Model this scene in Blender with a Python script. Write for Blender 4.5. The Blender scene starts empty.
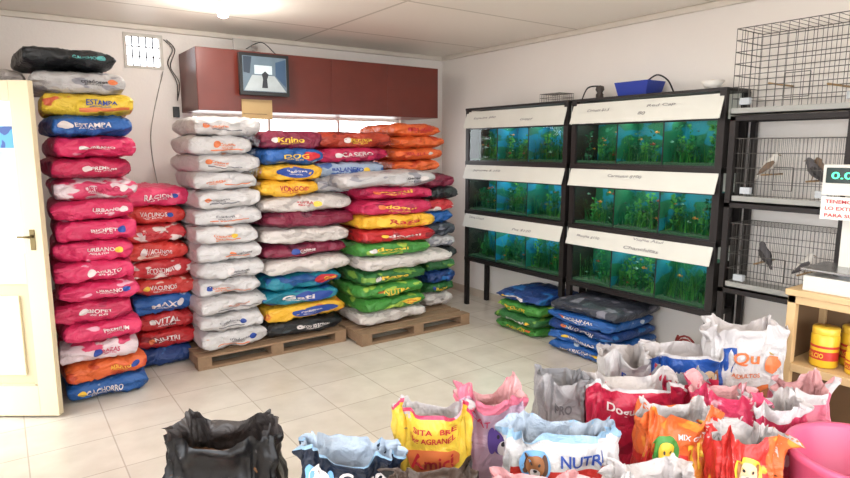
import bpy, math, random
from mathutils import Vector, Matrix, noise
random.seed(7)
scene=bpy.context.scene
scene.view_settings.view_transform='Standard'
scene.view_settings.exposure=0.06

# ------------------------------------------------------------------ materials
_mc={}
def mat(name,col,rough=.6,metal=0.,var=.12,scale=6.,bump=0.,bscale=30.,spec=.5,emit=None,estr=0.,accent=None,athr=.62,ascale=(5,5,12),bstretch=(1,1,1),bdist=.02):
    if name in _mc: return _mc[name]
    m=bpy.data.materials.new(name); m.use_nodes=True
    nt=m.node_tree; N=nt.nodes; L=nt.links
    bs=N['Principled BSDF']
    bs.inputs['Roughness'].default_value=rough; bs.inputs['Metallic'].default_value=metal
    bs.inputs['Specular IOR Level'].default_value=spec
    tc=N.new('ShaderNodeTexCoord')
    nz=N.new('ShaderNodeTexNoise'); nz.inputs['Scale'].default_value=scale; nz.inputs['Detail'].default_value=4
    L.new(tc.outputs['Object'],nz.inputs['Vector'])
    mx=N.new('ShaderNodeMix'); mx.data_type='RGBA'
    mx.inputs[6].default_value=[max(0,x*(1-var)) for x in col]+[1]
    mx.inputs[7].default_value=[min(1,x*(1+var)) for x in col]+[1]
    L.new(nz.outputs['Fac'],mx.inputs[0])
    out=mx.outputs[2]
    if accent is not None:
        mp=N.new('ShaderNodeMapping'); mp.inputs['Scale'].default_value=ascale
        mp.inputs['Location'].default_value=(random.random()*9,random.random()*9,random.random()*9)
        L.new(tc.outputs['Object'],mp.inputs['Vector'])
        n2=N.new('ShaderNodeTexNoise'); n2.inputs['Scale'].default_value=1.; n2.inputs['Detail'].default_value=1.5
        L.new(mp.outputs[0],n2.inputs['Vector'])
        rp=N.new('ShaderNodeValToRGB'); rp.color_ramp.elements[0].position=athr-.015; rp.color_ramp.elements[1].position=athr+.015
        L.new(n2.outputs['Fac'],rp.inputs[0])
        m2=N.new('ShaderNodeMix'); m2.data_type='RGBA'
        L.new(rp.outputs[0],m2.inputs[0]); L.new(out,m2.inputs[6]); m2.inputs[7].default_value=list(accent)+[1]
        out=m2.outputs[2]
    L.new(out,bs.inputs['Base Color'])
    if bump>0:
        mp=N.new('ShaderNodeMapping'); mp.inputs['Scale'].default_value=bstretch; L.new(tc.outputs['Object'],mp.inputs['Vector'])
        n3=N.new('ShaderNodeTexNoise'); n3.inputs['Scale'].default_value=bscale; n3.inputs['Detail'].default_value=4; n3.inputs['Distortion'].default_value=.6
        L.new(mp.outputs[0],n3.inputs['Vector'])
        bp=N.new('ShaderNodeBump'); bp.inputs['Strength'].default_value=bump; bp.inputs['Distance'].default_value=bdist
        L.new(n3.outputs['Fac'],bp.inputs['Height']); L.new(bp.outputs[0],bs.inputs['Normal'])
    if emit is not None:
        bs.inputs['Emission Color'].default_value=list(emit)+[1]; bs.inputs['Emission Strength'].default_value=estr
    _mc[name]=m
    return m
def s(r,g,b):
    f=lambda c:((c/255+.055)/1.055)**2.4 if c>10 else c/255/12.92
    return (f(r),f(g),f(b))
def bagm(key,col,acc=None,thr=.6,rough=.42):
    return mat('bag_'+key,col,rough=rough,var=.2,scale=5,bump=1.0,bscale=9,bdist=.045,accent=acc,athr=thr,ascale=(7,7,16),bstretch=(1,.8,1.5))

def glass_mat():
    m=bpy.data.materials.new('aquarium_glass'); m.use_nodes=True; N=m.node_tree.nodes; L=m.node_tree.links
    N.clear(); o=N.new('ShaderNodeOutputMaterial'); t=N.new('ShaderNodeBsdfTransparent'); g=N.new('ShaderNodeBsdfGlossy')
    t.inputs[0].default_value=(.68,.95,.84,1); g.inputs['Roughness'].default_value=.04
    fr=N.new('ShaderNodeFresnel'); fr.inputs[0].default_value=1.2
    mx=N.new('ShaderNodeMixShader'); L.new(fr.outputs[0],mx.inputs[0]); L.new(t.outputs[0],mx.inputs[1]); L.new(g.outputs[0],mx.inputs[2]); L.new(mx.outputs[0],o.inputs[0])
    return m
GLASS=glass_mat()

def tile_mat():
    m=bpy.data.materials.new('floor_tiles'); m.use_nodes=True; N=m.node_tree.nodes; L=m.node_tree.links
    bs=N['Principled BSDF']; tc=N.new('ShaderNodeTexCoord'); br=N.new('ShaderNodeTexBrick')
    br.offset=0; br.squash=1
    br.inputs['Scale'].default_value=1; br.inputs['Brick Width'].default_value=.4; br.inputs['Row Height'].default_value=.4
    br.inputs['Mortar Size'].default_value=.004; br.inputs['Mortar Smooth'].default_value=.3
    br.inputs['Color1'].default_value=(*s(212,204,191),1); br.inputs['Color2'].default_value=(*s(205,197,184),1); br.inputs['Mortar'].default_value=(*s(180,171,158),1)
    L.new(tc.outputs['Object'],br.inputs['Vector'])
    nz=N.new('ShaderNodeTexNoise'); nz.inputs['Scale'].default_value=5; nz.inputs['Detail'].default_value=8; L.new(tc.outputs['Object'],nz.inputs['Vector'])
    rp=N.new('ShaderNodeValToRGB'); rp.color_ramp.elements[0].color=(.78,.76,.73,1); rp.color_ramp.elements[0].position=.3; rp.color_ramp.elements[1].color=(1,1,1,1); rp.color_ramp.elements[1].position=.65
    L.new(nz.outputs['Fac'],rp.inputs[0])
    mx=N.new('ShaderNodeMix'); mx.data_type='RGBA'; mx.blend_type='MULTIPLY'; mx.inputs[0].default_value=.6
    L.new(br.outputs['Color'],mx.inputs[6]); L.new(rp.outputs[0],mx.inputs[7]); L.new(mx.outputs[2],bs.inputs['Base Color'])
    bs.inputs['Roughness'].default_value=.24
    bp=N.new('ShaderNodeBump'); bp.inputs['Strength'].default_value=.2; bp.inputs['Distance'].default_value=.002; bp.invert=True
    L.new(br.outputs['Fac'],bp.inputs['Height']); L.new(bp.outputs[0],bs.inputs['Normal'])
    return m
def ceil_mat():
    m=bpy.data.materials.new('ceiling_panels'); m.use_nodes=True; N=m.node_tree.nodes; L=m.node_tree.links
    bs=N['Principled BSDF']; tc=N.new('ShaderNodeTexCoord'); br=N.new('ShaderNodeTexBrick'); br.offset=0
    br.inputs['Scale'].default_value=1; br.inputs['Brick Width'].default_value=2.4; br.inputs['Row Height'].default_value=1.2
    br.inputs['Mortar Size'].default_value=.012
    br.inputs['Color1'].default_value=(*s(240,233,222),1); br.inputs['Color2'].default_value=(*s(235,228,217),1); br.inputs['Mortar'].default_value=(*s(200,192,178),1)
    L.new(tc.outputs['Object'],br.inputs['Vector']); L.new(br.outputs['Color'],bs.inputs['Base Color']); bs.inputs['Roughness'].default_value=.5
    return m

# ------------------------------------------------------------------ mesh builder
class B:
    def __init__(s_): s_.v=[]; s_.f=[]; s_.mi=[]; s_.sm=[]; s_.mats=[]
    def m(s_,mt):
        if mt not in s_.mats: s_.mats.append(mt)
        return s_.mats.index(mt)
    def add(s_,vs,fs,mt,smooth=False,M=None):
        o=len(s_.v); i=s_.m(mt)
        s_.v+= [tuple(M@Vector(p)) for p in vs] if M is not None else [tuple(p) for p in vs]
        for f in fs: s_.f.append([o+k for k in f]); s_.mi.append(i); s_.sm.append(smooth)
    def box(s_,a,b,mt,M=None):
        x0,y0,z0=a;x1,y1,z1=b
        vs=[(x0,y0,z0),(x1,y0,z0),(x1,y1,z0),(x0,y1,z0),(x0,y0,z1),(x1,y0,z1),(x1,y1,z1),(x0,y1,z1)]
        s_.add(vs,[(0,3,2,1),(4,5,6,7),(0,1,5,4),(1,2,6,5),(2,3,7,6),(3,0,4,7)],mt,False,M)
    def tube(s_,p,q,r,mt,n=6,r2=None,M=None):
        p=Vector(p);q=Vector(q);d=(q-p).normalized(); a=d.orthogonal().normalized(); b=d.cross(a); r2=r if r2 is None else r2
        vs=[];
        for c,rr in((p,r),(q,r2)):
            for i in range(n):
                t=2*math.pi*i/n; vs.append(c+a*math.cos(t)*rr+b*math.sin(t)*rr)
        fs=[(i,(i+1)%n,n+(i+1)%n,n+i) for i in range(n)]+[tuple(range(n))[::-1],tuple(range(n,2*n))]
        s_.add(vs,fs,mt,n>5,M)
    def path(s_,pts,r,mt,n=6,M=None):
        for a,b in zip(pts[:-1],pts[1:]): s_.tube(a,b,r,mt,n,M=M)
    def revolve(s_,prof,c,mt,n=28,M=None):
        vs=[];fs=[];k=len(prof)
        for i in range(n):
            t=2*math.pi*i/n
            for r,z in prof: vs.append((c[0]+r*math.cos(t),c[1]+r*math.sin(t),c[2]+z))
        for i in range(n):
            j=(i+1)%n
            for a in range(k-1): fs.append((i*k+a,j*k+a,j*k+a+1,i*k+a+1))
        s_.add(vs,fs,mt,True,M)
    def loft(s_,pts,rad,mt,n=10,M=None,upv=(0,0,1)):
        vs=[];fs=[];P=[Vector(p) for p in pts];U=Vector(upv)
        for i,p in enumerate(P):
            d=(P[min(i+1,len(P)-1)]-P[max(i-1,0)]).normalized(); sd=d.cross(U)
            if sd.length<1e-3: sd=d.cross(Vector((0,1,0)))
            sd.normalize(); u=sd.cross(d); rw,rh=rad[i]
            for k in range(n):
                t=2*math.pi*k/n; vs.append(p+sd*math.cos(t)*rw+u*math.sin(t)*rh)
        for i in range(len(P)-1):
            for k in range(n): fs.append((i*n+k,i*n+(k+1)%n,(i+1)*n+(k+1)%n,(i+1)*n+k))
        fs.append(tuple(range(n))[::-1]); fs.append(tuple((len(P)-1)*n+k for k in range(n)))
        s_.add(vs,fs,mt,True,M)
    def text(s_,st,fm,u0,u1,v0,v1,mt):
        vs,fs=txt(st)
        s_.add([fm(u0+(u1-u0)*x,v0+(v1-v0)*y) for x,y in vs],fs,mt,False)
    def patch(s_,fm,u0,u1,v0,v1,mt,ell=False,nu=10,nv=5):
        vs=[];fs=[]
        if ell:
            vs=[fm((u0+u1)/2,(v0+v1)/2)]; n=20
            for ring in(.33,.66,1):
                for i in range(n):
                    t=2*math.pi*i/n; vs.append(fm((u0+u1)/2+(u1-u0)/2*ring*math.cos(t),(v0+v1)/2+(v1-v0)/2*ring*math.sin(t)))
            for i in range(n):
                j=(i+1)%n; fs.append((0,1+i,1+j)); fs.append((1+i,21+i,21+j,1+j)); fs.append((21+i,41+i,41+j,21+j))
        else:
            for j in range(nv+1):
                for i in range(nu+1): vs.append(fm(u0+(u1-u0)*i/nu,v0+(v1-v0)*j/nv))
            for j in range(nv):
                for i in range(nu): a=j*(nu+1)+i; fs.append((a,a+1,a+nu+2,a+nu+1))
        s_.add(vs,fs,mt,True)
    def build(s_,name,parent=None,bevel=0):
        me=bpy.data.meshes.new(name); me.from_pydata(s_.v,[],s_.f); me.update()
        for mt in s_.mats: me.materials.append(mt)
        me.polygons.foreach_set('material_index',s_.mi); me.polygons.foreach_set('use_smooth',s_.sm)
        ob=bpy.data.objects.new(name,me); scene.collection.objects.link(ob)
        if parent: ob.parent=parent
        if bevel:
            bv=ob.modifiers.new('bevel','BEVEL'); bv.width=bevel; bv.segments=2; bv.limit_method='ANGLE'
        return ob
_tc={}
def txt(st):
    if st in _tc: return _tc[st]
    cu=bpy.data.curves.new('t','FONT'); cu.body=st; cu.resolution_u=3; cu.offset=.02
    ob=bpy.data.objects.new('t',cu); scene.collection.objects.link(ob)
    dg=bpy.context.evaluated_depsgraph_get(); dg.update(); ev=ob.evaluated_get(dg); me=ev.to_mesh()
    V=[(p.co.x,p.co.y) for p in me.vertices]; F=[tuple(p.vertices) for p in me.polygons]
    ev.to_mesh_clear(); bpy.data.objects.remove(ob); bpy.data.curves.remove(cu)
    x0=min(v[0] for v in V);x1=max(v[0] for v in V);y0=min(v[1] for v in V);y1=max(v[1] for v in V)
    V=[((x-x0)/(x1-x0),(y-y0)/(y1-y0)) for x,y in V]
    _tc[st]=(V,F); return _tc[st]

# ------------------------------------------------------------------ room
WX=4.16; WY=5.54; LX=-.52; FY=-1.9; H=2.6
wallm=mat('wall_paint',s(226,219,212),rough=.85,var=.06,scale=1.3,bump=.08,bscale=40)
wallw=mat('wall_paint_back',s(224,217,211),rough=.85,var=.08,scale=1.1,bump=.08,bscale=40)
white=mat('white_paint',s(228,224,216),rough=.5,var=.04)
b=B(); b.box((LX-.15,FY-.15,-.1),(WX+.15,WY+.15,0),tile_mat()); b.build('floor')
b=B(); b.box((LX-.15,FY-.15,H),(WX+.15,WY+.15,H+.1),ceil_mat()); b.build('ceiling')
def wall(name,axis,c0,c1,lo,hi,holes,mt):
    b=B(); xs=sorted({lo,hi,*[h[0] for h in holes],*[h[1] for h in holes]}); zs=sorted({0,H,*[h[2] for h in holes],*[h[3] for h in holes]})
    for i in range(len(xs)-1):
        for j in range(len(zs)-1):
            cx=(xs[i]+xs[i+1])/2;cz=(zs[j]+zs[j+1])/2
            if any(h[0]<cx<h[1] and h[2]<cz<h[3] for h in holes): continue
            if axis=='y': b.box((xs[i],c0,zs[j]),(xs[i+1],c1,zs[j+1]),mt)
            else: b.box((c0,xs[i],zs[j]),(c1,xs[i+1],zs[j+1]),mt)
    b.build(name)
wall('wall_back','y',WY,WY+.15,LX-.15,WX+.15,[(.92,1.22,2.25,2.53),(1.42,3.6,1.2,1.9)],wallw)
wall('wall_right','x',WX,WX+.15,FY,WY,[],wallm)
wall('wall_left','x',LX-.15,LX,FY,WY,[(3.62,4.5,0,2.05),(-1.2,2.6,.7,2.2)],wallm)
wall('wall_front','y',FY-.15,FY,LX-.15,WX+.15,[(-.1,3.8,0,2.35)],wallm)
for i,(a,c) in enumerate([((LX,WY-.035,H-.045),(WX,WY,H)),((WX-.035,FY,H-.045),(WX,WY-.035,H))]):
    b=B(); b.box(a,c,mat('moulding',s(205,196,184),rough=.5)); b.build('trim_%d'%(i+1),bevel=.01)
bb=mat('baseboard_tile',s(190,176,160),rough=.4)
b=B(); b.box((LX,WY-.012,0),(WX-.012,WY,.08),bb); b.build('baseboard_back')
b=B(); b.box((WX-.012,FY,0),(WX,WY-.012,.08),bb); b.build('baseboard_right')
b=B(); fm=mat('vent_frame',s(190,184,175),rough=.6); bi=mat('bar_iron',s(70,66,62),rough=.5)
for a,c in [((.92,WY-.01,2.25),(.942,WY+.06,2.53)),((1.198,WY-.01,2.25),(1.22,WY+.06,2.53)),((.942,WY-.01,2.25),(1.198,WY+.06,2.272)),((.942,WY-.01,2.508),(1.198,WY+.06,2.53))]: b.box(a,c,fm)
for i in range(4): x=.99+i*.053; b.tube((x,WY+.03,2.27),(x,WY+.03,2.51),.006,bi)
for i in range(2): z=2.35+i*.08; b.tube((.94,WY+.03,z),(1.2,WY+.03,z),.005,bi)
b.build('window_1')
b=B()
b.box((1.42,WY+.04,1.2),(3.6,WY+.08,1.23),white); b.box((1.42,WY+.04,1.875),(3.6,WY+.08,1.9),white)
for x in (1.42,2.13,2.86,3.575): b.box((x,WY+.04,1.23),(x+.025,WY+.08,1.875),white)
b.build('window_2')
b=B(); b.box((-14,-16,-.16),(16,18,-.11),mat('pavement',s(184,178,170),rough=.9)); b.build('pavement_bounce_ground')  # unseen pavement outside, added to bounce daylight indoors

# ------------------------------------------------------------------ door
dm=mat('door_paint',s(216,202,168),rough=.45,var=.05,scale=3)
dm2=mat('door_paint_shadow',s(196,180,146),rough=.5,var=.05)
hx,hy=-.49,4.50; ex,ey=.175,4.035
ang=math.atan2(ey-hy,ex-hx); W=math.hypot(ex-hx,ey-hy)
M=Matrix.Translation((hx,hy,0))@Matrix.Rotation(ang,4,'Z')
b=B(); T=.045
b.box((0,0,.015),(.1,T,1.97),dm,M); b.box((W-.11,0,.015),(W,T,1.97),dm,M)
for z0,z1 in((.015,.2),(.82,1.0),(1.86,1.97)): b.box((.1,0,z0),(W-.11,T,z1),dm,M)
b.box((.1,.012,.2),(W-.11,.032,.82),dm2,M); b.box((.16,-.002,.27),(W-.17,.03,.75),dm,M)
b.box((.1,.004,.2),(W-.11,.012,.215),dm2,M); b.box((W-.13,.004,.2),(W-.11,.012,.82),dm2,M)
pane=mat('door_pane',s(228,236,240),rough=.15,var=.03)
b.box((.1,.016,1.0),(W-.11,.028,1.86),pane,M)
b.box((.12,.008,1.60),(W-.115,.015,1.72),mat('poster_blue',s(70,150,195),rough=.4,accent=s(30,70,140),athr=.55,ascale=(12,12,12)),M)
b.box((.12,.008,1.2),(W-.115,.015,1.58),mat('poster_pale',s(205,218,226),rough=.4,accent=s(165,190,208),athr=.55,ascale=(9,9,9)),M)
brass=mat('brass',s(110,96,66),rough=.35,metal=.9)
b.box((W-.07,-.004,1.02),(W-.04,0,1.14),brass,M); b.tube((W-.055,-.035,1.1),(W-.055,0,1.1),.008,brass,8,M=M); b.tube((W-.055,-.035,1.1),(W-.12,-.035,1.1),.007,brass,8,M=M)
b.build('door_1',bevel=.004)

# ------------------------------------------------------------------ lying feed bags
def bag(B_,M,w,d,t,mt,text=None,tm=None,patch=None,pm=None,seed=0,band=None,bm=None,tr=(-.7,.7,-.42,.42)):
    NX,NY,NZ=24,16,8; seed=seed or random.random()*90
    ca=random.uniform(.14,.28); cb=random.uniform(.14,.32)
    def f(x,y,z):
        th=(1-ca*abs(x)**6)*(1-cb*abs(y)**6); sd=1-.07*abs(z)**3.5
        n=noise.noise(Vector((x*1.6+seed,y*1.6,z*.9+seed*2))); n2=noise.noise(Vector((x*4.5+seed,y*4.5,z*2)))
        cr=abs(noise.noise(Vector((x*3.2+seed*1.7,y*3,z*1.4+3)))); cz=abs(noise.noise(Vector((x*5+seed*2.7,y*5,z*1.0+9))))
        return Vector((x*w/2*sd*(1-.03*y*y)+n*.016,y*d/2*sd*(1-.03*x*x)+n*.02+n2*.012-cr*.03*y,z*t*.57*th+n*.014+n2*.008-cz*.02*z))
    idx={};vs=[];fs=[]
    def vid(i,j,k):
        if (i,j,k) not in idx:
            idx[(i,j,k)]=len(vs); vs.append(f(2*i/NX-1,2*j/NY-1,2*k/NZ-1))
        return idx[(i,j,k)]
    for i in range(NX):
        for j in range(NY):
            fs.append((vid(i,j,0),vid(i,j+1,0),vid(i+1,j+1,0),vid(i+1,j,0))); fs.append((vid(i,j,NZ),vid(i+1,j,NZ),vid(i+1,j+1,NZ),vid(i,j+1,NZ)))
    for i in range(NX):
        for k in range(NZ):
            fs.append((vid(i,0,k),vid(i+1,0,k),vid(i+1,0,k+1),vid(i,0,k+1))); fs.append((vid(i,NY,k),vid(i,NY,k+1),vid(i+1,NY,k+1),vid(i+1,NY,k)))
    for j in range(NY):
        for k in range(NZ):
            fs.append((vid(0,j,k),vid(0,j,k+1),vid(0,j+1,k+1),vid(0,j+1,k))); fs.append((vid(NX,j,k),vid(NX,j+1,k),vid(NX,j+1,k+1),vid(NX,j,k+1)))
    B_.add(vs,fs,mt,True,M)
    def fm(off):
        def g(u,v):
            p=f(u,-1,v); p.y-=off; return M@p
        return g
    if band: B_.patch(fm(.003),band[0],band[1],band[2],band[3],bm,nu=12,nv=6)
    if patch: B_.patch(fm(.005),patch[0],patch[1],patch[2],patch[3],pm,ell=True)
    if text:
        cx=(tr[0]+tr[1])/2+random.uniform(-.12,.12); hw=(tr[1]-tr[0])/2*.64; cz=(tr[2]+tr[3])/2+random.uniform(-.08,.12); hh=(tr[3]-tr[2])/2*.72
        side=random.choice([-1,1]); q0=cx+side*(hw+.1)
        if abs(q0)<.75 and not patch:
            B_.patch(fm(.004),max(-.92,q0-.1),min(.92,q0+.12),-.35,.35,random.choice([WH,YL,OR,BL,tm]),ell=True)
        B_.text(random.choice(['20 KG','ADULTOS','PREMIUM 15 KG','ALIMENTO BALANCEADO']),fm(.006),cx-hw*.8,cx+hw*.6,cz-hh-.24,cz-hh-.08,tm)
        B_.text(text,fm(.0075),cx-hw,cx+hw,cz-hh,cz+hh,tm)
WH=mat('ink_white',s(216,206,204),rough=.5); RD=mat('ink_red',s(184,36,48),rough=.4); YL=mat('ink_yellow',s(228,188,60),rough=.4)
BK=mat('ink_black',s(38,38,44),rough=.4); BL=mat('ink_blue',s(34,66,146),rough=.4); OR=mat('ink_orange',s(214,114,62),rough=.4); GN=mat('ink_green',s(66,136,60),rough=.4); MG=mat('ink_magenta',s(192,44,88),rough=.4)
pink=bagm('pink',s(202,42,90),s(222,160,180),.70); pink2=bagm('pink2',s(188,38,80),s(156,26,66),.6); pinkw=bagm('pinkwhite',s(212,192,196),s(204,60,100),.52)
orange=bagm('orange',s(212,96,46),s(186,64,32),.6); blue=bagm('blue',s(34,88,156),s(196,206,216),.7); blueD=bagm('bluedark',s(24,56,114),s(40,104,166),.6)
yellow=bagm('yellow',s(224,188,56),s(204,92,58),.68); grey=bagm('greywhite',s(184,180,180),s(140,138,145),.58); black=bagm('black',s(26,28,32),s(60,68,72),.66)
red=bagm('red',s(182,38,42),s(130,22,32),.6); redw=bagm('redwhite',s(190,50,56),s(216,200,194),.58); orred=bagm('orangered',s(196,56,50),s(214,184,170),.66)
cwhite=bagm('cwhite',s(200,196,195),s(204,148,116),.73); maroon=bagm('maroon',s(120,30,56),s(88,20,44),.6); white_b=bagm('white',s(202,193,187),s(172,163,158),.6)
teal=bagm('teal',s(22,118,138),s(26,72,128),.56); green=bagm('green',s(66,134,56),s(158,188,76),.62); greend=bagm('greendark',s(44,102,52),s(120,158,66),.62)
brick=bagm('brick',s(168,60,40),s(120,36,28),.6); dgrey=bagm('darkgrey',s(50,54,64),s(120,120,130),.62); yel2=bagm('yellow2',s(226,172,48),s(216,118,52),.66); bluew=bagm('bluewhite',s(150,166,188),s(66,98,154),.57)
def stack(x0,yf,z0,specs,w=.45,d=.72,t=.13,rot=0,name='feed_bag_stack',jx=.02,lean=0):
    b=B(); z=z0
    for sp in specs:
        ww=sp.get('w',w)+random.uniform(-.012,.012); tt=sp.get('t',t); dd=sp.get('d',d)
        c=Vector((x0+sp.get('dx',0)+lean*(z-z0)+ww/2+random.uniform(-jx,jx), yf+dd/2+random.uniform(-.035,.02)+sp.get('dy',0), z+tt/2))
        M=Matrix.Translation(c)@Matrix.Rotation(math.radians(random.uniform(-3.5,3.5)),4,'Z')@Matrix.Rotation(math.radians(random.uniform(-1.3,1.3)),4,'Y')
        if rot:
            c=Vector((x0+dd/2+random.uniform(-jx,jx), yf+ww/2+random.uniform(-.02,.02), z+tt/2)); M=Matrix.Translation(c)@Matrix.Rotation(math.radians(-90+random.uniform(-2,2)),4,'Z')
        bag(b,M,ww,dd,tt,sp['m'],sp.get('text'),sp.get('tm',WH),sp.get('patch'),sp.get('pm'),band=sp.get('band'),bm=sp.get('bm'),tr=sp.get('tr',(-.7,.7,-.42,.42)))
        z+=tt
    return b.build(name)
D=dict
pk=lambda tx='YACHETI',m=pink:D(m=m,text=tx,tr=(-.3,.75,-.2,.3))
A=[D(m=blue,w=.47,text='CACHORRO'),D(m=orange,w=.48,text='ADULTO',tm=YL,tr=(-.2,.7,-.3,.3)),D(m=pinkw,text='RAZAS',tm=MG,tr=(0,.7,-.3,.3)),pk('PREMIUM'),pk('BIOPET',pink2),pk('URBANO'),pk('ADULTO'),pk('URBANO'),pk('BIOPET'),pk('URBANO'),D(m=pinkw,text='URBANO',tm=MG),pk('PREMIUM',pink2),pk('URBANO'),D(m=blue,text='ESTAMPA',patch=(-.9,-.5,-.5,.5),pm=WH),D(m=yellow,text='ESTAMPA',tm=BL,band=(-.2,.9,-.8,-.35),bm=OR,tr=(-.3,.8,-.2,.5),w=.5),D(m=grey,w=.5,dx=-.05,text='criadores',tm=BK,tr=(-.2,.7,-.3,.2))]
stack(.22,4.18,0,A,w=.45,d=.74,t=.1285,lean=.025)
b=B(); bag(b,Matrix.Translation((.39,4.55,2.135))@Matrix.Rotation(.06,4,'Z'),.5,.72,.11,black,'GAUCHO',mat('ink_teal',s(90,170,170)),tr=(-.1,.7,-.3,.3)); b.build('feed_bag')
stack(-.29,4.56,0,[D(m=random.choice([pink,blue,white_b,grey])) for _ in range(14)]+[D(m=white_b,dx=.03),D(m=white_b,dx=.03)],w=.46,d=.7,t=.13)
stack(.71,4.6,0,[D(m=blueD),D(m=red,text='NUTRI'),D(m=red,text='VITAL',tm=WH),D(m=blue,text='MAX'),D(m=orred,text='VACUNOS',tm=WH),D(m=redw,text='ECONOMIX'),D(m=orred,text='VACUNOS'),D(m=redw,text='RAZA',tm=RD),D(m=orred,text='VACUNOS'),D(m=pink,text='RACION')],w=.42,d=.7,t=.132)
woodp=mat('pallet_wood',s(142,114,88),rough=.8,var=.3,scale=12,bump=.3)
def pallet(x0,x1,y0,y1):
    b=B(); n=7; wd=(y1-y0)/n
    for i in range(n): b.box((x0,y0+i*wd,.088),(x1,y0+i*wd+wd*.78,.104),woodp)
    for x in (x0,(x0+x1)/2-.05,x1-.1): b.box((x,y0+.002,.02),(x+.1,y1-.002,.088),woodp)
    for y in (y0,(y0+y1)/2-.05,y1-.1): b.box((x0,y,.0),(x1,y+.1,.02),woodp)
    b.build('wooden_pallet',bevel=.003)
pallet(1.06,2.26,4.33,5.2); pallet(2.29,3.42,4.12,5.1)
cg=mat('ink_grey',s(110,108,112))
stack(1.10,4.38,.118,[D(m=cwhite,text=random.choice(['criadores','Criadores','recetas']),tm=random.choice([OR,OR,cg]),tr=random.choice([(-.5,.5,-.1,.32),(-.1,.7,-.2,.24),(-.7,.2,-.2,.2)]),w=.47+random.uniform(-.02,.03),band=(random.uniform(-.8,0),random.uniform(.2,.8),-.62,-.5) ,bm=random.choice([cg,OR])) for _ in range(13)],d=.78,t=.131,lean=.02)
Dk=[D(m=black,text='DOG SELECTION',tr=(-.3,.8,-.3,.3),w=.68),D(m=yel2,text='Pedigree',tm=WH,w=.68,patch=(-.4,.8,-.7,.7),pm=BL,tr=(-.25,.6,-.3,.3)),D(m=teal,text='Gati',tm=WH,w=.66,patch=(-.2,.85,-.75,.75),pm=BL),D(m=teal,text='Gati',w=.67,tm=YL,patch=(.2,.9,-.7,.7),pm=RD,tr=(.3,.85,-.4,.4)),
 D(m=white_b,w=.73),D(m=maroon,w=.72,text='CARNE',tm=WH,tr=(-.2,.4,-.2,.3)),D(m=white_b,w=.74),D(m=maroon,w=.75),D(m=white_b,w=.75,text='SUPRA',tm=RD,tr=(-.3,.3,-.1,.3)),
 D(m=yel2,text='VONGO',tm=RD,w=.47),D(m=yel2,text='Pedigree',tm=WH,patch=(-.6,.7,-.75,.75),pm=BL,w=.47,tr=(-.5,.6,-.3,.3)),D(m=blue,text='DOG',tm=YL,w=.47,patch=(.2,.9,-.6,.6),pm=RD),D(m=maroon,w=.49,text='Knino',tm=YL)]
stack(1.59,4.37,.118,Dk,d=.74,t=.1235,lean=.03)
E=[D(m=white_b,w=.66),D(m=green,w=.62,text='optimo',tm=RD,patch=(.1,.85,-.6,.6),pm=YL,tr=(.2,.8,-.3,.3)),D(m=green,w=.62,text='NUTRA',tm=YL),D(m=greend,w=.64,text='Raza',tm=YL),D(m=white_b,w=.92),D(m=green,w=.7,text='dogui',tm=YL),D(m=red,w=.7,text='dogui',tm=WH),D(m=yel2,w=.7,text='Raza',tm=RD,patch=(-.7,0,-.6,.6),pm=YL),D(m=pink2,w=.7,text='dogui',tm=YL),D(m=pink2,w=.7,text='dogui',tm=YL),D(m=grey,w=.9,dx=-.2,text='Sieger',tm=BK,tr=(.1,.6,-.3,.3))]
stack(2.35,4.2,.118,E,d=.74,t=.1165,lean=.03)
stack(2.10,4.45,1.24,[D(m=grey,w=.42),D(m=bluew,w=.66,text='BALANCED',tm=BL),D(m=pink2,w=.68,text='CASERO',tm=WH),D(m=brick,w=.7,text='EXCELENCIA',tm=YL,tr=(-.2,.7,-.3,.3))],d=.66,t=.122)
stack(2.86,4.45,1.39,[D(m=orange,w=.5),D(m=orange,w=.5,text='BULL',tm=RD),D(m=orange,w=.5),D(m=orange,w=.5,text='BULL',tm=RD)],d=.66,t=.105)
stack(3.16,4.42,.118,[D(m=white_b,t=.12),D(m=greend,text='Raza',tm=YL),D(m=blueD),D(m=greend),D(m=black,text='DOG'),D(m=grey),D(m=dgrey),D(m=blue),D(m=redw),D(m=black),D(m=maroon)],w=.32,d=.66,t=.112)
stack(3.56,3.42,0,[D(m=green,text='POLLOS',tm=YL),D(m=greend,text='PONEDORA',tm=WH),D(m=green,text='POLLOS',tm=YL),D(m=blueD,text='BB',tm=WH)],w=.52,d=.55,t=.088,rot=1)
stack(3.53,2.64,0,[D(m=blue,text='NUTRICION',tm=WH),D(m=blue,text='GALLINAS',tm=WH),D(m=blueD,text='NUTRICION',tm=WH),D(m=blue,text='GALLINAS',tm=WH),D(m=dgrey)],w=.64,d=.56,t=.082,rot=1)

# ------------------------------------------------------------------ shutter box, monitor, note, cables
bw=mat('shutter_box_wood',s(98,38,28),rough=.35,var=.25,scale=5)
b=B(); b.box((1.345,5.02,1.90),(3.715,5.535,2.39),bw)
for x in(1.345,1.93,2.52,3.11): b.box((x+.003,5.016,1.902),(x+.592,5.02,2.388),bw)
b.build('shutter_box',bevel=.004)
blk=mat('black_plastic',s(18,18,20),rough=.35)
b=B(); b.box((1.66,4.93,2.03),(2.08,4.965,2.365),blk); b.box((1.78,4.965,2.1),(1.96,5.012,2.28),blk)
def em(n,c,e=.35): return mat('screen_'+n,c,rough=.3,var=.25,scale=14,emit=c,estr=e)
b.box((1.685,4.926,2.06),(2.055,4.931,2.34),em('grey',s(84,100,112)))
def scrq(pts,m_): b.add([(x,4.9235,z) for x,z in pts],[tuple(range(len(pts)))],m_)
scrq([(1.69,2.065),(2.05,2.065),(1.95,2.19),(1.76,2.19)],em('floor',s(150,158,160)))
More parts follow.
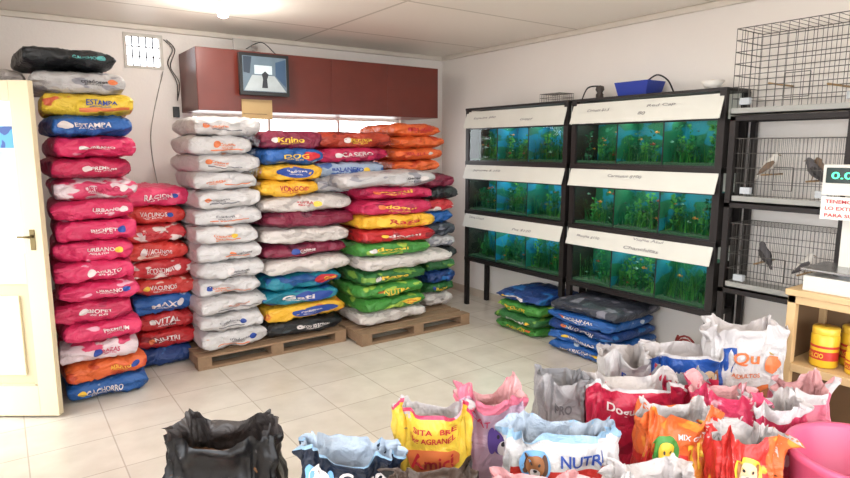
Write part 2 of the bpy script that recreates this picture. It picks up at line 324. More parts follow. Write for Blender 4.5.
scrq([(1.69,2.21),(1.74,2.2),(1.76,2.335),(1.69,2.335)],em('dark',s(36,48,62)))
scrq([(1.78,2.2),(1.93,2.2),(1.93,2.27),(1.78,2.27)],em('pale',s(176,190,196)))
scrq([(1.96,2.19),(2.05,2.1),(2.05,2.33),(1.96,2.30)],em('blue',s(46,70,96)))
b.add([(x,4.9225,z) for x,z in[(1.84,2.09),(1.89,2.09),(1.885,2.16),(1.9,2.2),(1.87,2.225),(1.84,2.2),(1.85,2.16)]],[tuple(range(7))],em('figure',s(26,30,38)))
b.build('wall_monitor',bevel=.0)
b=B(); b.box((1.69,5.0,1.84),(1.95,5.009,2.0),mat('cardboard_note',s(184,156,110),rough=.8)); b.box((1.7,4.997,1.88),(1.9,5.0,1.883),blk); b.build('cardboard_note')
def arc(pts,n=8):
    out=[]
    P=[Vector(p) for p in pts]; P=[P[0]]+P+[P[-1]]
    for i in range(1,len(P)-2):
        for k in range(n):
            t=k/n; out.append(.5*((2*P[i])+(P[i+1]-P[i-1])*t+(2*P[i-1]-5*P[i]+4*P[i+1]-P[i+2])*t*t+(3*P[i]-P[i-1]-3*P[i+1]+P[i+2])*t**3))
    out.append(P[-2]); return out
b=B()
for o in(0,.02): b.path(arc([(1.23+o,WY-.01,2.5),(1.29+o,WY-.03,2.42),(1.25+o,WY-.02,2.3-o),(1.31+o,WY-.03,2.15),(1.31,WY-.02,2.0)]),.0035,blk)
b.path(arc([(1.21,WY-.012,2.24),(1.08,WY-.012,1.7),(1.12,WY-.012,1.2)]),.003,mat('cable_white',s(150,145,138)))
b.build('hanging_cables')
b=B(); b.box((1.27,WY-.03,1.86),(1.32,WY-.001,1.95),blk); b.build('light_switch',bevel=.004)
b=B(); b.revolve([(0,0),(.1,0),(.12,.012),(.1,.03),(.02,.035),(0,.035)],(1.8,5.25,2.395),mat('router_grey',s(150,145,140))); b.box((1.72,5.24,2.42),(1.88,5.25,2.52),mat('router_grey',s(150,145,140))); b.path(arc([(1.8,5.25,2.42),(1.95,5.2,2.5),(2.1,5.25,2.42),(2.2,5.3,2.4)]),.004,blk); b.build('wifi_router')
b=B(); b.revolve([(0,0),(.05,0),(.05,-.025),(.02,-.03)],(1.37,4.36,H),white)
b.revolve([(.02,-.03),(.035,-.05),(.04,-.075),(.03,-.1),(0,-.11)],(1.37,4.36,H),mat('bulb_glow',(1,1,1),emit=(1,.97,.92),estr=25)); b.build('ceiling_bulb')

# ------------------------------------------------------------------ aquarium racks
frame=mat('rack_steel',s(38,33,32),rough=.5,metal=.4,var=.3,scale=20)
lid=mat('lid_board',s(206,204,194),rough=.5,var=.06)
plants=[mat('plant_%d'%i,c,rough=.6,var=.3) for i,c in enumerate([s(36,104,44),s(18,70,42),s(78,128,52),s(16,84,58)])]
gravel=mat('gravel',s(60,76,58),rough=.9,var=.6,scale=80,bump=.5,bscale=90)
fishm=[mat('fish_orange',s(190,104,44),rough=.35),mat('fish_silver',s(130,152,142),rough=.3),mat('fish_red',s(140,54,40),rough=.35),mat('fish_dark',s(30,44,44),rough=.4)]
water=[mat('water_back_blue',s(12,104,146),rough=.6,var=.45,scale=4,accent=s(14,88,80),athr=.49,ascale=(3,7,9)),mat('water_back_teal',s(12,98,120),rough=.6,var=.45,scale=4,accent=s(18,84,58),athr=.47,ascale=(3,7,9))]
XF=3.84
def fish(b,x,y,z,L,dirn,mt):
    pts=[(x,y+dirn*L*k,z) for k in(-.5,-.38,-.1,.15,.3,.36)]; rad=[(.001,.01*L*10*.1),(L*.1,L*.12),(L*.14,L*.24),(L*.09,L*.15),(L*.03,L*.06),(L*.015,L*.05)]
    b.loft(pts,rad,mt,8)
    b.add([(x,y+dirn*L*.34,z),(x,y+dirn*L*.62,z+L*.22),(x,y+dirn*L*.54,z),(x,y+dirn*L*.62,z-L*.22)],[(0,1,2),(0,2,3)],mt)
    b.add([(x,y-dirn*L*.2,z+L*.18),(x,y+dirn*L*.05,z+L*.38),(x,y+dirn*L*.15,z+L*.14)],[(0,1,2)],mt)
def rack(y0,y1,wm,notes,name):
    root=bpy.data.objects.new(name,None); scene.collection.objects.link(root)
    b=B()
    for y in(y0,y1-.045):
        for x in(XF,WX-.05): b.box((x,y,0),(x+.035,y+.045,1.97),frame)
    for zb in(.50,.98,1.47): b.box((XF-.005,y0,zb-.035),(WX-.02,y1,zb),frame)
    b.box((XF-.005,y0,1.965),(WX-.02,y1,1.985),frame)
    b.build('rack_frame',root)
    ti=0
    for zb in(.50,.98,1.47):
        b=B(); t0=y0+.05; t1=y1-.05; zt=zb+.32
        b.box((WX-.05,t0,zb),(WX-.04,t1,zt),wm)
        b.box((XF+.02,t0,zb+.002),(WX-.05,t1,zb+.03),gravel)
        n=3 
        for k in range(n+1):
            yy=t0+(t1-t0)*k/n; b.box((XF+.012,yy-.005,zb),(WX-.05,yy+.005,zt),wm if 0<k<n else frame)
            b.box((XF+.008,yy-.004,zb),(XF+.018,yy+.004,zt),blk)
        b.box((XF+.006,t0,zt-.012),(XF+.02,t1,zt),blk); b.box((XF+.006,t0,zb),(XF+.02,t1,zb+.012),blk)
        b.build('tank_shell',root)
        g=B(); g.add([(XF+.01,t0,zb),(XF+.01,t1,zb),(XF+.01,t1,zt),(XF+.01,t0,zt)],[(0,1,2,3)],GLASS); g.build('tank_glass',root)
        p=B()
        for _ in range(520):
            bx=random.uniform(XF+.05,WX-.07)
            by=random.uniform(t0+.02,t1-.02); cl=noise.noise(Vector((by*5+zb*9,zb*3,0)))
            if cl<-.15 and random.random()<.6: continue
            hh=random.uniform(.04,.2)*(1+.6*cl); w=random.uniform(.003,.008); lean=random.uniform(-.06,.06); vs=[];
            for k in range(4):
                q=k/3; ww=w*(1-q*.8); vs+=[(bx,by-ww+lean*q*q,zb+.03+hh*q),(bx+.006,by+ww+lean*q*q,zb+.03+hh*q)]
            p.add(vs,[(0,1,3,2),(2,3,5,4),(4,5,7,6)],random.choice(plants))
        for _ in range(24):
            by=random.uniform(t0+.06,t1-.06); bx=random.uniform(XF+.08,WX-.1); mt=random.choice(plants); hh=random.uniform(.1,.26)
            for k in range(36):
                q=random.random(); a=random.uniform(0,6.28); L_=random.uniform(.02,.05); c=Vector((bx,by,zb+.03+hh*q)); e=c+Vector((math.cos(a)*L_*.6,math.sin(a)*L_,random.uniform(-.01,.02))); sd=Vector((0,0,.009))
                m_=(c+e)/2; p.add([c,m_+sd,e,m_-sd],[(0,1,2,3)],mt)
        p.build('water_plants',root)
        f=B()
        for _ in range(15): fish(f,random.uniform(XF+.03,WX-.12),random.uniform(t0+.06,t1-.06),random.uniform(zb+.07,zt-.05),random.uniform(.02,.045),random.choice([-1,1]),random.choice(fishm))
        f.build('fish_group',root)
        l=B(); h=.158
        def fm(u,v,o=.004):
            return Vector((XF-.045+.05*v-o, t1+.035-(t1-t0+.07)*u, zt+.0+h*v))
        vs=[fm(0,0,0),fm(1,0,0),fm(1,1,0),fm(0,1,0)]; vs+= [v+Vector((.008,0,0)) for v in vs]
        l.add(vs,[(0,1,2,3),(7,6,5,4),(0,4,5,1),(1,5,6,2),(2,6,7,3),(3,7,4,0)],lid)
        for (st,u0,v0,wd) in notes[ti]:
            sl=random.uniform(-.12,.12)
            l.text(st,lambda u,v:fm(u+(v-v0)*.05,v+sl*(u-u0)+.012*math.sin(u*90)),u0,u0+wd*.6,v0,v0+.15,mat('pencil_grey',s(140,136,134)))
        l.build('lid_board',root)
        tb=B(); tb.tube((XF+.14,t0+.1,zt+.045),(XF+.14,t1-.1,zt+.045),.012,mat('tube_glow',(1,1,1),emit=(.9,1,1),estr=3),8); tb.build('tank_tube',root)
        ld=bpy.data.lights.new('tank_light','AREA'); ld.shape='RECTANGLE'; ld.size=.1; ld.size_y=(t1-t0)*.9; ld.energy=2.9; ld.color=(.86,1,.92)
        lo=bpy.data.objects.new('tank_light',ld); scene.collection.objects.link(lo); lo.location=(XF+.13,(t0+t1)/2,zt+.02); lo.parent=root
        ti+=1
rack(3.40,4.72,water[0],[[('Tetra Limon',.05,.55,.3),('Pez $120',.55,.2,.3)],[('Japones $ 160',.1,.45,.5)],[('Espadas $80',.1,.5,.4),('Guppy',.6,.3,.2)]],'aquarium_rack')
rack(2.09,3.36,water[1],[[('Monjita $150',.08,.4,.3),('Viejita Azul',.5,.6,.34),('Chanchitas',.45,.2,.4)],[('Carassius $100',.3,.5,.4)],[('Cometa $1.5',.12,.55,.28),('Red Cap',.55,.6,.3),('80',.5,.3,.08)]],'aquarium_rack')
b=B(); bc=mat('basket_blue',s(24,50,140),rough=.4)
b.add([(x,y,z) for x,y,z in[(-.09,-.12,0),(.09,-.12,0),(.09,.12,0),(-.09,.12,0),(-.11,-.145,.1),(.11,-.145,.1),(.11,.145,.1),(-.11,.145,.1),(-.08,-.11,.01),(.08,-.11,.01),(.08,.11,.01),(-.08,.11,.01),(-.1,-.135,.1),(.1,-.135,.1),(.1,.135,.1),(-.1,.135,.1)]],
 [(0,3,2,1),(0,1,5,4),(1,2,6,5),(2,3,7,6),(3,0,4,7),(8,9,10,11),(8,12,13,9),(9,13,14,10),(10,14,15,11),(11,15,12,8),(4,5,13,12),(5,6,14,13),(6,7,15,14),(7,4,12,15)],bc,False,Matrix.Translation((3.98,2.84,1.987)))
b.path(arc([(3.9,2.72,2.08),(3.93,2.66,2.12),(3.97,2.6,2.08),(4.0,2.57,2.0)]),.006,blk)
b.build('plastic_basket')
b=B(); b.revolve([(0,0),(.03,0),(.05,.02),(.075,.06),(.07,.06),(.045,.025),(0,.012)],(4.0,2.28,1.987),white); b.revolve([(0,.03),(.05,.04),(.03,.065),(0,.07)],(4.0,2.28,1.987),mat('bowl_filler',s(200,170,120))); b.build('ceramic_bowl')
b=B(); b.revolve([(0,0),(.03,0),(.03,.04),(.02,.05),(.035,.075),(.03,.1),(0,.11)],(4.0,3.22,1.987),mat('pump_dark',s(60,50,45))); b.path(arc([(4.0,3.22,2.09),(3.95,3.3,2.08),(4.0,3.4,1.995)]),.006,blk); b.build('air_pump')
wire=mat('cage_wire',s(84,80,76),rough=.5,metal=.5)
def cage(x0,x1,y0,y1,z0,z1,sp=.025,hs=.1,r=.0013,name='bird_cage',tray=True,mt=wire):
    b=B()
    def rng(a,c,s_): n=max(1,round((c-a)/s_)); return [a+(c-a)*i/n for i in range(n+1)]
    for y in rng(y0,y1,sp):
        b.tube((x0,y,z0),(x0,y,z1),r,mt,4); b.tube((x1,y,z0),(x1,y,z1),r,mt,4); b.tube((x0,y,z1),(x1,y,z1),r,mt,4)
    for x in rng(x0,x1,sp*1.3):
        b.tube((x,y0,z0),(x,y0,z1),r,mt,4); b.tube((x,y1,z0),(x,y1,z1),r,mt,4)
    for z in rng(z0,z1,hs):
        for a,c in[((x0,y0,z),(x0,y1,z)),((x1,y0,z),(x1,y1,z)),((x0,y0,z),(x1,y0,z)),((x0,y1,z),(x1,y1,z))]: b.tube(a,c,r*1.8,mt,4)
    if tray:
        tm=mat('cage_tray',s(150,150,145),rough=.5); b.box((x0-.005,y0-.005,z0-.03),(x1+.005,y1+.005,z0-.02),tm)
        for a,c in[((x0-.005,y0-.005,z0-.03),(x0,y1+.005,z0+.012)),((x0-.005,y0-.005,z0-.03),(x1,y0,z0+.012)),((x0-.005,y1,z0-.03),(x1,y1+.005,z0+.012))]: b.box(a,c,tm)
        pw=mat('perch_wood',s(150,120,80),rough=.7)
        b.tube((x0,y0+(y1-y0)*.3,z0+.12),(x1,y0+(y1-y0)*.3,z0+.12),.006,pw); b.tube((x0,y0+(y1-y0)*.72,z0+.15),(x1,y0+(y1-y0)*.72,z0+.15),.006,pw)
        b.path([(x0-.004,y0+(y1-y0)*.42,z0+.06),(x0-.004,y0+(y1-y0)*.6,z0+.06),(x0-.004,y0+(y1-y0)*.6,z0+.2),(x0-.004,y0+(y1-y0)*.42,z0+.2),(x0-.004,y0+(y1-y0)*.42,z0+.06)],r*2,mt,4)
        b.box((x0-.03,y1-.12,z0+.03),(x0,y1-.06,z0+.07),mat('feeder',s(170,174,178),rough=.2)); b.box((x0-.03,y0+.06,z0+.03),(x0,y0+.12,z0+.07),mat('feeder',s(170,174,178),rough=.2))
    return b.build(name)
cage(3.9,4.08,3.56,3.78,1.99,2.06,.02,.03,name='small_wire_cage',tray=False)
b=B()
for y in(1.36,2.02):
    for x in(XF,WX-.06): b.box((x,y,0),(x+.035,y+.035,1.8),frame)
for z in(.66,1.22,1.77):
    b.box((XF,1.36,z),(XF+.03,2.055,z+.03),frame); b.box((WX-.06,1.36,z),(WX-.03,2.055,z+.03),frame); b.box((XF,1.36,z),(WX-.03,1.39,z+.03),frame); b.box((XF,2.025,z),(WX-.03,2.055,z+.03),frame)
b.build('metal_shelf_frame')
cage(XF+.01,WX-.04,1.40,2.01,1.285,1.66,sp=.022); cage(XF+.01,WX-.04,1.40,2.01,.725,1.12,sp=.022); cage(XF-.02,WX-.02,1.28,2.04,1.835,2.33,.05,.07,.0018)
def bird(x,y,z,sc,dirn,body,wing,yaw=0):
    b=B(); M=Matrix.Translation((x,y,z))@Matrix.Rotation(yaw,4,'Z')@Matrix.Scale(sc,4)
    d=dirn
    pts=[(0,-.10*d,-.075),(0,-.075*d,-.045),(0,-.05*d,-.01),(0,-.02*d,.025),(0,.005*d,.055),(0,.02*d,.085),(0,.028*d,.108),(0,.036*d,.122),(0,.041*d,.128)]
    rad=[(.012,.004),(.014,.007),(.025,.022),(.038,.037),(.036,.036),(.024,.025),(.023,.023),(.013,.012),(.003,.003)]
    b.loft(pts,rad,body,14,M,upv=(0,0,1))
    for sx in(-1,1):
        b.loft([(sx*.034,.02*d,.062),(sx*.038,-.015*d,.033),(sx*.028,-.055*d,-.008),(sx*.01,-.085*d,-.04)],[(.004,.01),(.007,.024),(.005,.016),(.002,.003)],wing,8,M)
        b.tube((sx*.012,0,.0),(sx*.012,.004,-.03),.0025,BKL,5,M=M)
        for a in(-.012,.0,.012): b.tube((sx*.012,.004,-.03),(sx*.012+a,.02*d,-.032),.0015,BKL,4,M=M)
        b.revolve([(0,-.003),(.003,0),(0,.003)],(sx*.019,.042*d,.112),blk,8,M)
    b.tube((0,.046*d,.108),(0,.066*d,.102),.006,BKL,6,.0008,M)
    b.build('bird')
BKL=mat('beak_legs',s(120,95,70),rough=.5)
fg=mat('feather_grey',s(80,76,78),rough=.8,var=.3,scale=40); fw_=mat('feather_white',s(205,200,192),rough=.8); fd=mat('feather_dark',s(48,44,44),rough=.8,var=.3,scale=40); fb=mat('feather_brown',s(120,98,80),rough=.8,var=.3,scale=40)
yb1=1.40+.61*.3; yb2=1.40+.61*.72
bird(3.93,yb1,1.435,.85,1,fg,fd,.5); bird(4.03,yb1,1.435,.85,1,fb,fd,-.3); bird(3.96,yb2,1.465,.85,-1,fw_,fb,.4)
bird(3.95,yb1,.872,.8,-1,fw_,fg,.5); bird(3.97,yb2,.902,.8,1,fg,fd,-.5)

# ------------------------------------------------------------------ counter, jars, scale
wd=mat('light_wood',s(204,172,126),rough=.5,var=.15,scale=8)
b=B(); x0,x1,y0,y1=3.2,3.6,.5,1.35
b.box((x0-.01,y0-.01,.87),(x1+.01,y1+.01,.9),wd); b.box((x0,y0,.83),(x0+.02,y1,.87),wd)
for y in(y0,y1-.04):
    b.box((x0,y,0),(x0+.04,y+.04,.87),wd); b.box((x1-.04,y,0),(x1,y+.04,.87),wd)
for z in(.1,.5): b.box((x0+.005,y0+.01,z),(x1-.005,y1-.01,z+.02),wd); b.box((x0-.003,y0+.04,z-.02),(x0+.012,y1-.04,z+.022),wd)
cbk=mat('cabinet_back',s(120,94,66),rough=.7)
b.box((x1-.012,y0+.04,.1),(x1-.004,y1-.04,.87),cbk); b.box((x0+.04,y1-.012,.1),(x1-.04,y1-.004,.87),cbk)
b.build('wooden_counter',bevel=.003)
jy=mat('jar_yellow',s(224,180,44),rough=.35); jr=mat('jar_label',s(190,54,42),rough=.4); jl=mat('jar_lid',s(226,184,62),rough=.3)
def jar(x,y,z,h=.16,r=.055):
    b=B(); b.revolve([(0,0),(r*.92,0),(r,.01),(r,h*.78),(r*.88,h*.84)],(x,y,z),jy); b.revolve([(r*.94,h*.83),(r*.96,h*.85),(r*.96,h*.98),(r*.9,h),(0,h)],(x,y,z),jl)
    b.revolve([(r+.001,h*.2),(r+.001,h*.42)],(x,y,z),jr); b.revolve([(r+.001,h*.5),(r+.001,h*.56)],(x,y,z),jr)
    b.text('CALCIO',lambda u,v:Vector((x-(r+.003)*math.cos((u-.5)*1.3-.35),y-(r+.003)*math.sin((u-.5)*1.3-.35),z+h*.25+h*.12*v)),0,1,0,1,jl); b.build('plastic_jar')
jar(3.3,1.2,.522,.2,.062); jar(3.3,1.05,.522,.13); jar(3.32,.9,.522,.2,.062); jar(3.42,1.12,.522,.2); jar(3.3,.78,.522,.16)
sm_=mat('scale_body',s(206,204,196),rough=.35); steel=mat('steel',s(170,170,170),rough=.25,metal=.9)
b=B(); c=(3.36,1.17)
b.box((c[0]-.13,c[1]-.14,.9),(c[0]+.14,c[1]+.13,.975),sm_); b.box((c[0]-.14,c[1]-.16,1.0),(c[0]+.15,c[1]+.145,1.012),steel); b.tube((c[0],c[1],.97),(c[0],c[1],1.0),.05,steel,12)
b.box((c[0]+.05,c[1]+.0,.975),(c[0]+.09,c[1]+.05,1.38),sm_)
b.box((c[0]-.02,c[1]-.15,1.37),(c[0]+.05,c[1]+.13,1.52),sm_); b.box((c[0]-.024,c[1]-.13,1.43),(c[0]-.019,c[1]+.115,1.505),mat('display_dark',s(20,40,35),rough=.2))
b.text('0.00',lambda u,v:Vector((c[0]-.027,c[1]+.09-.13*u,1.45+.035*v)),0,1,0,1,mat('digit_green',(.1,1,.5),emit=(.1,1,.45),estr=.8))
b.build('weighing_scale',bevel=.006)
b=B(); b.box((c[0]-.012,c[1]-.17,1.25),(c[0]-.006,c[1]+.13,1.362),white)
for i,(st,wd_) in enumerate([('TENEMOS',.13),('LO EXTRA',.145),('PARA SU',.125)]): b.text(st,lambda u,v:Vector((c[0]-.014,c[1]+.11-wd_*u,1.33-i*.034+.018*v)),0,1,0,1,RD)
for yy in(-.05,.05): b.tube((c[0]-.009,c[1]+yy,1.36),(c[0]-.009,c[1]+yy,1.37),.002,blk,4)
b.build('paper_sign')
b=B(); pts=[(3.95+.07*math.cos(t*.5)*(1-.02*t)*.4,2.32+.08*math.cos(t*.5),.12+.08*math.sin(t*.5)+.002*t) for t in range(40)]
b.path(pts,.008,mat('hose_red',s(130,40,36),rough=.4)); b.build('coiled_hose')

# ------------------------------------------------------------------ open feed bags
def sgn(a): return -1 if a<0 else 1
def dogface(cu,cv,su,sv,a,b_,rim=None):
    L=[]
    if rim: L.append(D(r=(cu-su*1.25,cu+su*1.25,cv-sv*1.2,cv+sv*1.2),m=rim,off=.006))
    L+= [D(r=(cu-su*1.05,cu-su*.45,cv-sv*.7,cv+sv*.8),m=b_,off=.008),D(r=(cu+su*.45,cu+su*1.05,cv-sv*.7,cv+sv*.8),m=b_,off=.008),
     D(r=(cu-su*.75,cu+su*.75,cv-sv*.85,cv+sv*.9),m=a,off=.010),D(r=(cu-su*.4,cu+su*.4,cv-sv*.85,cv-sv*.05),m=WH,off=.012),
     D(r=(cu-su*.16,cu+su*.16,cv-sv*.35,cv-sv*.08),m=BK,off=.014),D(r=(cu-su*.42,cu-su*.22,cv+sv*.12,cv+sv*.36),m=BK,off=.014),D(r=(cu+su*.22,cu+su*.42,cv+sv*.12,cv+sv*.36),m=BK,off=.014)]
    return L
BR=mat('ink_brown',s(150,96,56)); BD=mat('ink_darkbrown',s(84,52,34)); CR=mat('ink_cream',s(214,188,150)); PU=mat('ink_purple',s(92,66,140)); SK=mat('ink_sky',s(110,160,205))
def obag(x,y,w,d,h,outer,inner,feed,rot=0,level=.6,peak=.05,pat=None,deco=None,crumple=.017,flare=1.05,seed=None,lean=0.,curl=.04):
    seed=random.random()*50 if seed is None else seed
    M=Matrix.Translation((x,y,0))@Matrix.Rotation(math.radians(-35.3+rot),4,'Z'); b=B(); n=110; rs=36
    pk4=[random.uniform(.35,1.1) for _ in range(4)]
    def cl(c,s_): return max(0.,noise.noise(Vector((c*2.2+seed*3,s_*2.2,4.)))+.05)
    def top(th):
        c=math.cos(th);s_=math.sin(th); k=pk4[int((th%(2*math.pi))/(math.pi/2))%4]
        return h+peak*(abs(math.sin(2*th))**1.7*k-.3)+.022*noise.noise(Vector((c*1.5+seed,s_*1.5,0)))+.014*noise.noise(Vector((c*5+seed,s_*5,0)))
    def sf(th,q,inset=0.):
        c=math.cos(th);s_=math.sin(th); e=.5
        prof=.93+.13*math.sin(min(q,.75)/.75*math.pi*.75)-.05*max(0,q-.6)/.4 +(flare-1)*max(0,q-.75)/.25
        k=(q**1.6)
        cr=abs(noise.noise(Vector((c*3.4+seed,s_*3.4,q*4.5+seed))))
        nz=noise.noise(Vector((c*2.6+seed,s_*2.6,q*3)))*crumple*(.4+1.6*k)+noise.noise(Vector((c*7+seed,s_*7,q*6+seed)))*crumple*.8*(.3+k)-cr*crumple*1.6*(.3+k)
        fx=sgn(c)*abs(c)**e; fy=sgn(s_)*abs(s_)**e
        fold=max(0,(q-.9)/.1); cv=cl(c,s_)*curl*2.5*math.sin(fold*math.pi*.6)
        return Vector((fx*(w/2*prof-inset)+nz*c+cv*c,fy*(d/2*prof-inset)+nz*s_*1.3+lean*q*q+cv*s_,top(th)*q-cl(c,s_)*curl*1.6*fold*fold))
    vs=[]
    for j in range(rs+1):
        for i in range(n): vs.append(sf(2*math.pi*i/n,j/rs))
    o=len(b.v); b.v+=[tuple(M@p) for p in vs]
    for j in range(rs):
        for i in range(n):
            th=2*math.pi*(i+.5)/n; a=((th-1.5*math.pi+math.pi)%(2*math.pi)-math.pi)
            q=(j+.5)/rs
            mt=outer if pat is None else (pat(a,q) or outer)
            b.f.append([o+j*n+i,o+j*n+(i+1)%n,o+(j+1)*n+(i+1)%n,o+(j+1)*n+i]); b.mi.append(b.m(mt)); b.sm.append(True)
    b.f.append([o+i for i in range(n)][::-1]); b.mi.append(b.m(outer)); b.sm.append(False)
    ni=16; o=len(b.v)
    for j in range(ni+1):
        q=1-(1-level)*j/ni
        for i in range(n): b.v.append(tuple(M@sf(2*math.pi*i/n,q,.003 if j else .0)))
    for j in range(ni):
        for i in range(n): b.f.append([o+j*n+i,o+(j+1)*n+i,o+(j+1)*n+(i+1)%n,o+j*n+(i+1)%n]); b.mi.append(b.m(inner)); b.sm.append(True)
    o=len(b.v); R=10
    for k in range(R+1):
        for i in range(n):
            p=sf(2*math.pi*i/n,level,.004); q=1-k/R*.98
            zz=level*h+ (p.z-level*h)*q + .03*(1-q*q)+.006*noise.noise(Vector((p.x*q*60,p.y*q*60,seed)))
            b.v.append(tuple(M@Vector((p.x*q,p.y*q,zz))))
    for k in range(R):
        for i in range(n): b.f.append([o+k*n+i,o+(k+1)*n+i,o+(k+1)*n+(i+1)%n,o+k*n+(i+1)%n]); b.mi.append(b.m(feed)); b.sm.append(False)
    b.f.append([o+R*n+i for i in range(n)]); b.mi.append(b.m(feed)); b.sm.append(False)
    if deco:
        for dd in deco:
            def fm(u,v,off=dd.get('off',.006)):
                sx=max(-.97,min(.97,u)); c=sgn(sx)*abs(sx)**2.0; th=1.5*math.pi+math.asin(c)
                p=sf(th,v); p+=Vector((0,-off,0)); return M@p
            if 'text' in dd: b.text(dd['text'],fm,*dd['r'],dd['m'])
            else: b.patch(fm,*dd['r'],dd['m'],ell=dd.get('ell',True))
    return b.build('open_feed_bag')
kib=lambda k,c:mat('kibble_'+k,c,rough=.85,var=.5,scale=90,bump=1,bscale=120)
kb=kib('brown',s(120,78,44)); kr=kib('redbrown',s(130,60,36)); kt=kib('tan',s(176,140,90)); kg=kib('grain',s(200,165,90))
def im(k,c,r=.5): return mat('inner_'+k,c,rough=r,var=.14,scale=8,bump=.9,bscale=12,bdist=.035)
iw=im('white',s(188,180,178)); ig=im('silver',s(144,142,144),.4); ib=im('dark',s(64,58,56),.45); ip=im('pink',s(204,150,150)); ibr=im('brown',s(80,64,54)); ibl=im('bluish',s(162,174,188))
def om(k,c,rough=.36,acc=None,thr=.62): return mat('film_'+k,c,rough=rough,var=.18,scale=5,bump=.9,bscale=10,bdist=.035,accent=acc,athr=thr,ascale=(11,11,11))
oblack=mat('film_black',s(20,19,21),rough=.34,var=.1,bump=.5,bscale=7,bdist=.03,spec=.4); onavy=om('navy',s(20,30,48)); oyel=om('yellow',s(226,188,64)); opink=om('pink',s(212,112,134)); olil=om('lilac',s(196,166,186)); owhite=om('white',s(200,196,195)); olb=om('lightblue',s(140,172,198)); ocr=om('crimson',s(184,36,66),acc=s(146,22,52),thr=.58); obl=om('blue',s(36,80,156),acc=s(196,206,216),thr=.66); oor=om('orange',s(212,100,48),acc=s(224,142,56),thr=.6); ogn=om('green',s(80,144,64)); opr=om('pinkred',s(200,60,94),acc=s(222,176,188),thr=.64); odp=om('dustypink',s(186,112,112)); ogr=om('grey',s(152,149,150)); orr=om('red',s(192,44,40),acc=s(222,176,62),thr=.64); opu=om('purple',s(90,60,130))
obag(.625,2.215,.42,.27,.555,oblack,ib,kb,4,.72,.03,crumple=.026,deco=[D(text='ADULTOS',r=(-.6,.2,.66,.71),m=WH),D(text='CARNE',r=(-.6,.5,.55,.63),m=OR)])
obag(.94,1.80,.36,.12,.555,onavy,ibl,kb,-6,.75,.04,curl=.025,pat=lambda a,q:olb if q>.97 else None,deco=dogface(-.55,.8,.28,.1,WH,SK)+[D(text='Capo',r=(-.15,.85,.74,.88),m=WH),D(text='CACHORROS',r=(-.1,.8,.66,.7),m=SK)])
obag(1.10,1.50,.32,.18,.51,oblack,ibr,kr,8,.8,.04,deco=[D(text='ADULTO',r=(-.4,.5,.78,.86),m=OR)])
obag(1.335,1.83,.30,.12,.575,oyel,iw,kt,-4,.8,.06,curl=.02,lean=.02,pat=lambda a,q:(opr if q>.965 or q<.5 else (oor if a>1.2 else None)),deco=[D(text='SITA',r=(-.5,.0,.87,.91),m=RD),D(text='BRE',r=(.2,.6,.87,.91),m=RD),D(text='1kg AGRANEL',r=(-.6,.6,.79,.845),m=RD),D(r=(-.7,.7,.57,.76),m=OR,off=.005),D(text='Amici',r=(-.55,.55,.61,.72),m=RD,off=.009)])
obag(1.60,1.79,.27,.13,.60,olil,ip,kt,6,.6,.09,curl=.02,pat=lambda a,q:(opink if q>.93 else (oor if a<-1.0 else None)),deco=dogface(.3,.72,.45,.13,PU,PU,None)+[D(text='CAT',r=(-.7,-.1,.82,.87),m=MG)])
obag(1.67,1.46,.42,.15,.56,owhite,ibl,kb,-3,.7,.05,curl=.03,pat=lambda a,q:(orr if (.5<q<.74 and a>-.9) else (olb if q>.95 else None)),deco=dogface(-.5,.78,.22,.09,BR,BD,SK)+[D(text='NUTRI',r=(-.05,.7,.78,.86),m=BL),D(text='CACHORROS',r=(-.2,.8,.62,.7),m=WH)])
obag(2.056,1.80,.24,.18,.56,ogr,ig,kb,5,.7,.05,deco=[D(text='PRO',r=(-.5,.2,.74,.82),m=cg)])
obag(2.237,1.553,.40,.19,.575,ocr,iw,kb,-4,.66,.06,pat=lambda a,q:(owhite if q>.97 else None),deco=[D(text='Dogui',r=(-.65,.0,.78,.87),m=WH)]+dogface(.45,.76,.24,.11,CR,BR))
obag(2.60,1.83,.3,.22,.56,owhite,iw,kb,8,.7,.05,deco=[D(text='Feline',r=(-.6,.3,.76,.84),m=BL)])
obag(2.78,1.62,.44,.19,.60,obl,iw,kr,-5,.7,.06,pat=lambda a,q:(oor if a>.9 and q>.5 else (owhite if q>.96 or a<-1 else None)),deco=[D(text='CAT',r=(-.6,-.1,.74,.86),m=WH)]+dogface(.35,.76,.22,.11,CR,BR))
obag(2.985,1.442,.35,.17,.73,owhite,iw,kg,-2,.8,.05,curl=.025,pat=lambda a,q:(opu if q<.52 and a<.2 else None),deco=[D(text='Qu',r=(-.5,.25,.74,.84),m=OR),D(r=(.4,.8,.68,.8),m=OR),D(text='ADULTOS',r=(-.5,.3,.66,.69),m=OR),D(text='15 KG',r=(-.6,-.1,.56,.60),m=cg)]+dogface(.45,.52,.3,.08,BR,BD,OR))
obag(2.10,1.25,.29,.13,.60,oor,iw,kb,3,.75,.09,curl=.02,pat=lambda a,q:(orr if q<.72 and a<0 else (ogn if q<.6 and a>.5 else None)),deco=[D(text='3K',r=(.15,.75,.62,.8),m=YL),D(text='MIX CAT',r=(-.1,.6,.83,.87),m=WH)]+dogface(-.45,.74,.3,.11,YL,GN,GN))
obag(2.43,1.235,.25,.15,.6,opr,ip,kb,-8,.7,.07,deco=[D(text='KITTY',r=(-.5,.4,.78,.86),m=WH)])
obag(2.205,1.03,.25,.15,.56,orr,iw,kb,5,.7,.06,pat=lambda a,q:(oor if a>0.2 else None),deco=dogface(-.2,.78,.4,.1,CR,BR,YL))
obag(2.57,1.10,.22,.15,.57,opr,iw,kb,0,.7,.05,curl=.02,pat=lambda a,q:(owhite if q>.9 else None),deco=[D(text='VIT',r=(-.5,.3,.72,.82),m=WH)])
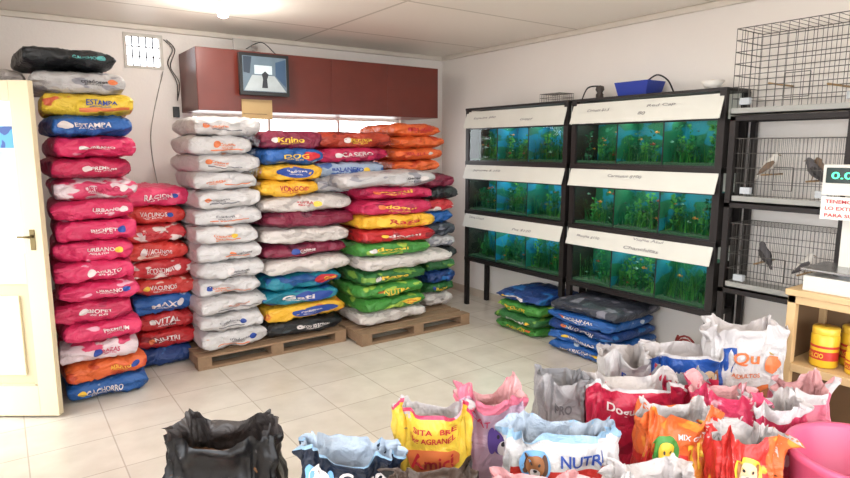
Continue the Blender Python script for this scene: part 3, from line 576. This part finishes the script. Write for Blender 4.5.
obag(2.83,1.10,.24,.14,.57,opink,ip,kb,4,.7,.05,curl=.02,pat=lambda a,q:(owhite if q>.9 else None))
obag(1.375,1.28,.33,.16,.5,odp,ip,kt,0,.75,.04,pat=lambda a,q:(ogn if q<.8 else None))
obag(1.75,1.12,.28,.15,.5,owhite,iw,kb,0,.75,.04,deco=[D(text='MIX',r=(-.5,.5,.8,.88),m=RD)])
obag(2.517,1.48,.24,.16,.56,ocr,ig,kb,0,.7,.05)
b=B(); tp=mat('tub_pink',s(206,88,124),rough=.35,var=.06)
b.revolve([(0,0),(.19,0),(.2,.01),(.24,.46),(.255,.47),(.261,.49),(.256,.5),(.24,.5),(.23,.485),(.195,.03),(0,.03)],(2.50,.74,0),tp,48); b.build('plastic_tub')

# ------------------------------------------------------------------ lights
w=bpy.data.worlds.new('sky'); scene.world=w; w.use_nodes=True; bg=w.node_tree.nodes['Background']; bg.inputs[0].default_value=(.92,.955,1,1); bg.inputs[1].default_value=6.5
def lamp(name,loc,size,sy,e,col=(1,.97,.93),rot=(0,0,0)):
    ld=bpy.data.lights.new(name,'AREA'); ld.shape='RECTANGLE'; ld.size=size; ld.size_y=sy; ld.energy=e; ld.color=col
    o=bpy.data.objects.new(name,ld); scene.collection.objects.link(o); o.location=loc; o.rotation_euler=rot; return o
for i,(x,y) in enumerate([(1.6,.2),(2.2,2.6)]):  # unseen tube fixtures, added on the ceiling to brighten the room
    b=B(); b.box((x-.6,y-.07,H-.04),(x+.6,y+.07,H),white); b.tube((x-.56,y,H-.06),(x+.56,y,H-.06),.014,mat('tube_glow',(1,1,1)),8); fx=b.build('added_fill_fixture')
    l=lamp('added_fill_light',(0,0,0),1.1,.1,22); l.location=(x,y,H-.09); l.parent=fx
pl=bpy.data.lights.new('bulb_light','POINT'); pl.energy=20; pl.color=(1,.96,.9); pl.shadow_soft_size=.05; po=bpy.data.objects.new('bulb_light',pl); scene.collection.objects.link(po); po.location=(1.37,4.36,2.44)

# ------------------------------------------------------------------ camera
yaw=math.radians(35.3); p=math.atan(91/600)
F=Vector((math.sin(yaw),math.cos(yaw),0)); R=Vector((math.cos(yaw),-math.sin(yaw),0)); Z=Vector((0,0,1))
fw=F*math.cos(p)-Z*math.sin(p); up=F*math.sin(p)+Z*math.cos(p)
cd=bpy.data.cameras.new('camera'); cd.sensor_width=36; cd.lens=600/850*36; cd.clip_start=.05
co=bpy.data.objects.new('camera',cd); scene.collection.objects.link(co)
m=Matrix((R,up,-fw)).transposed().to_4x4(); m.translation=(0,0,1.6); co.matrix_world=m
scene.camera=co
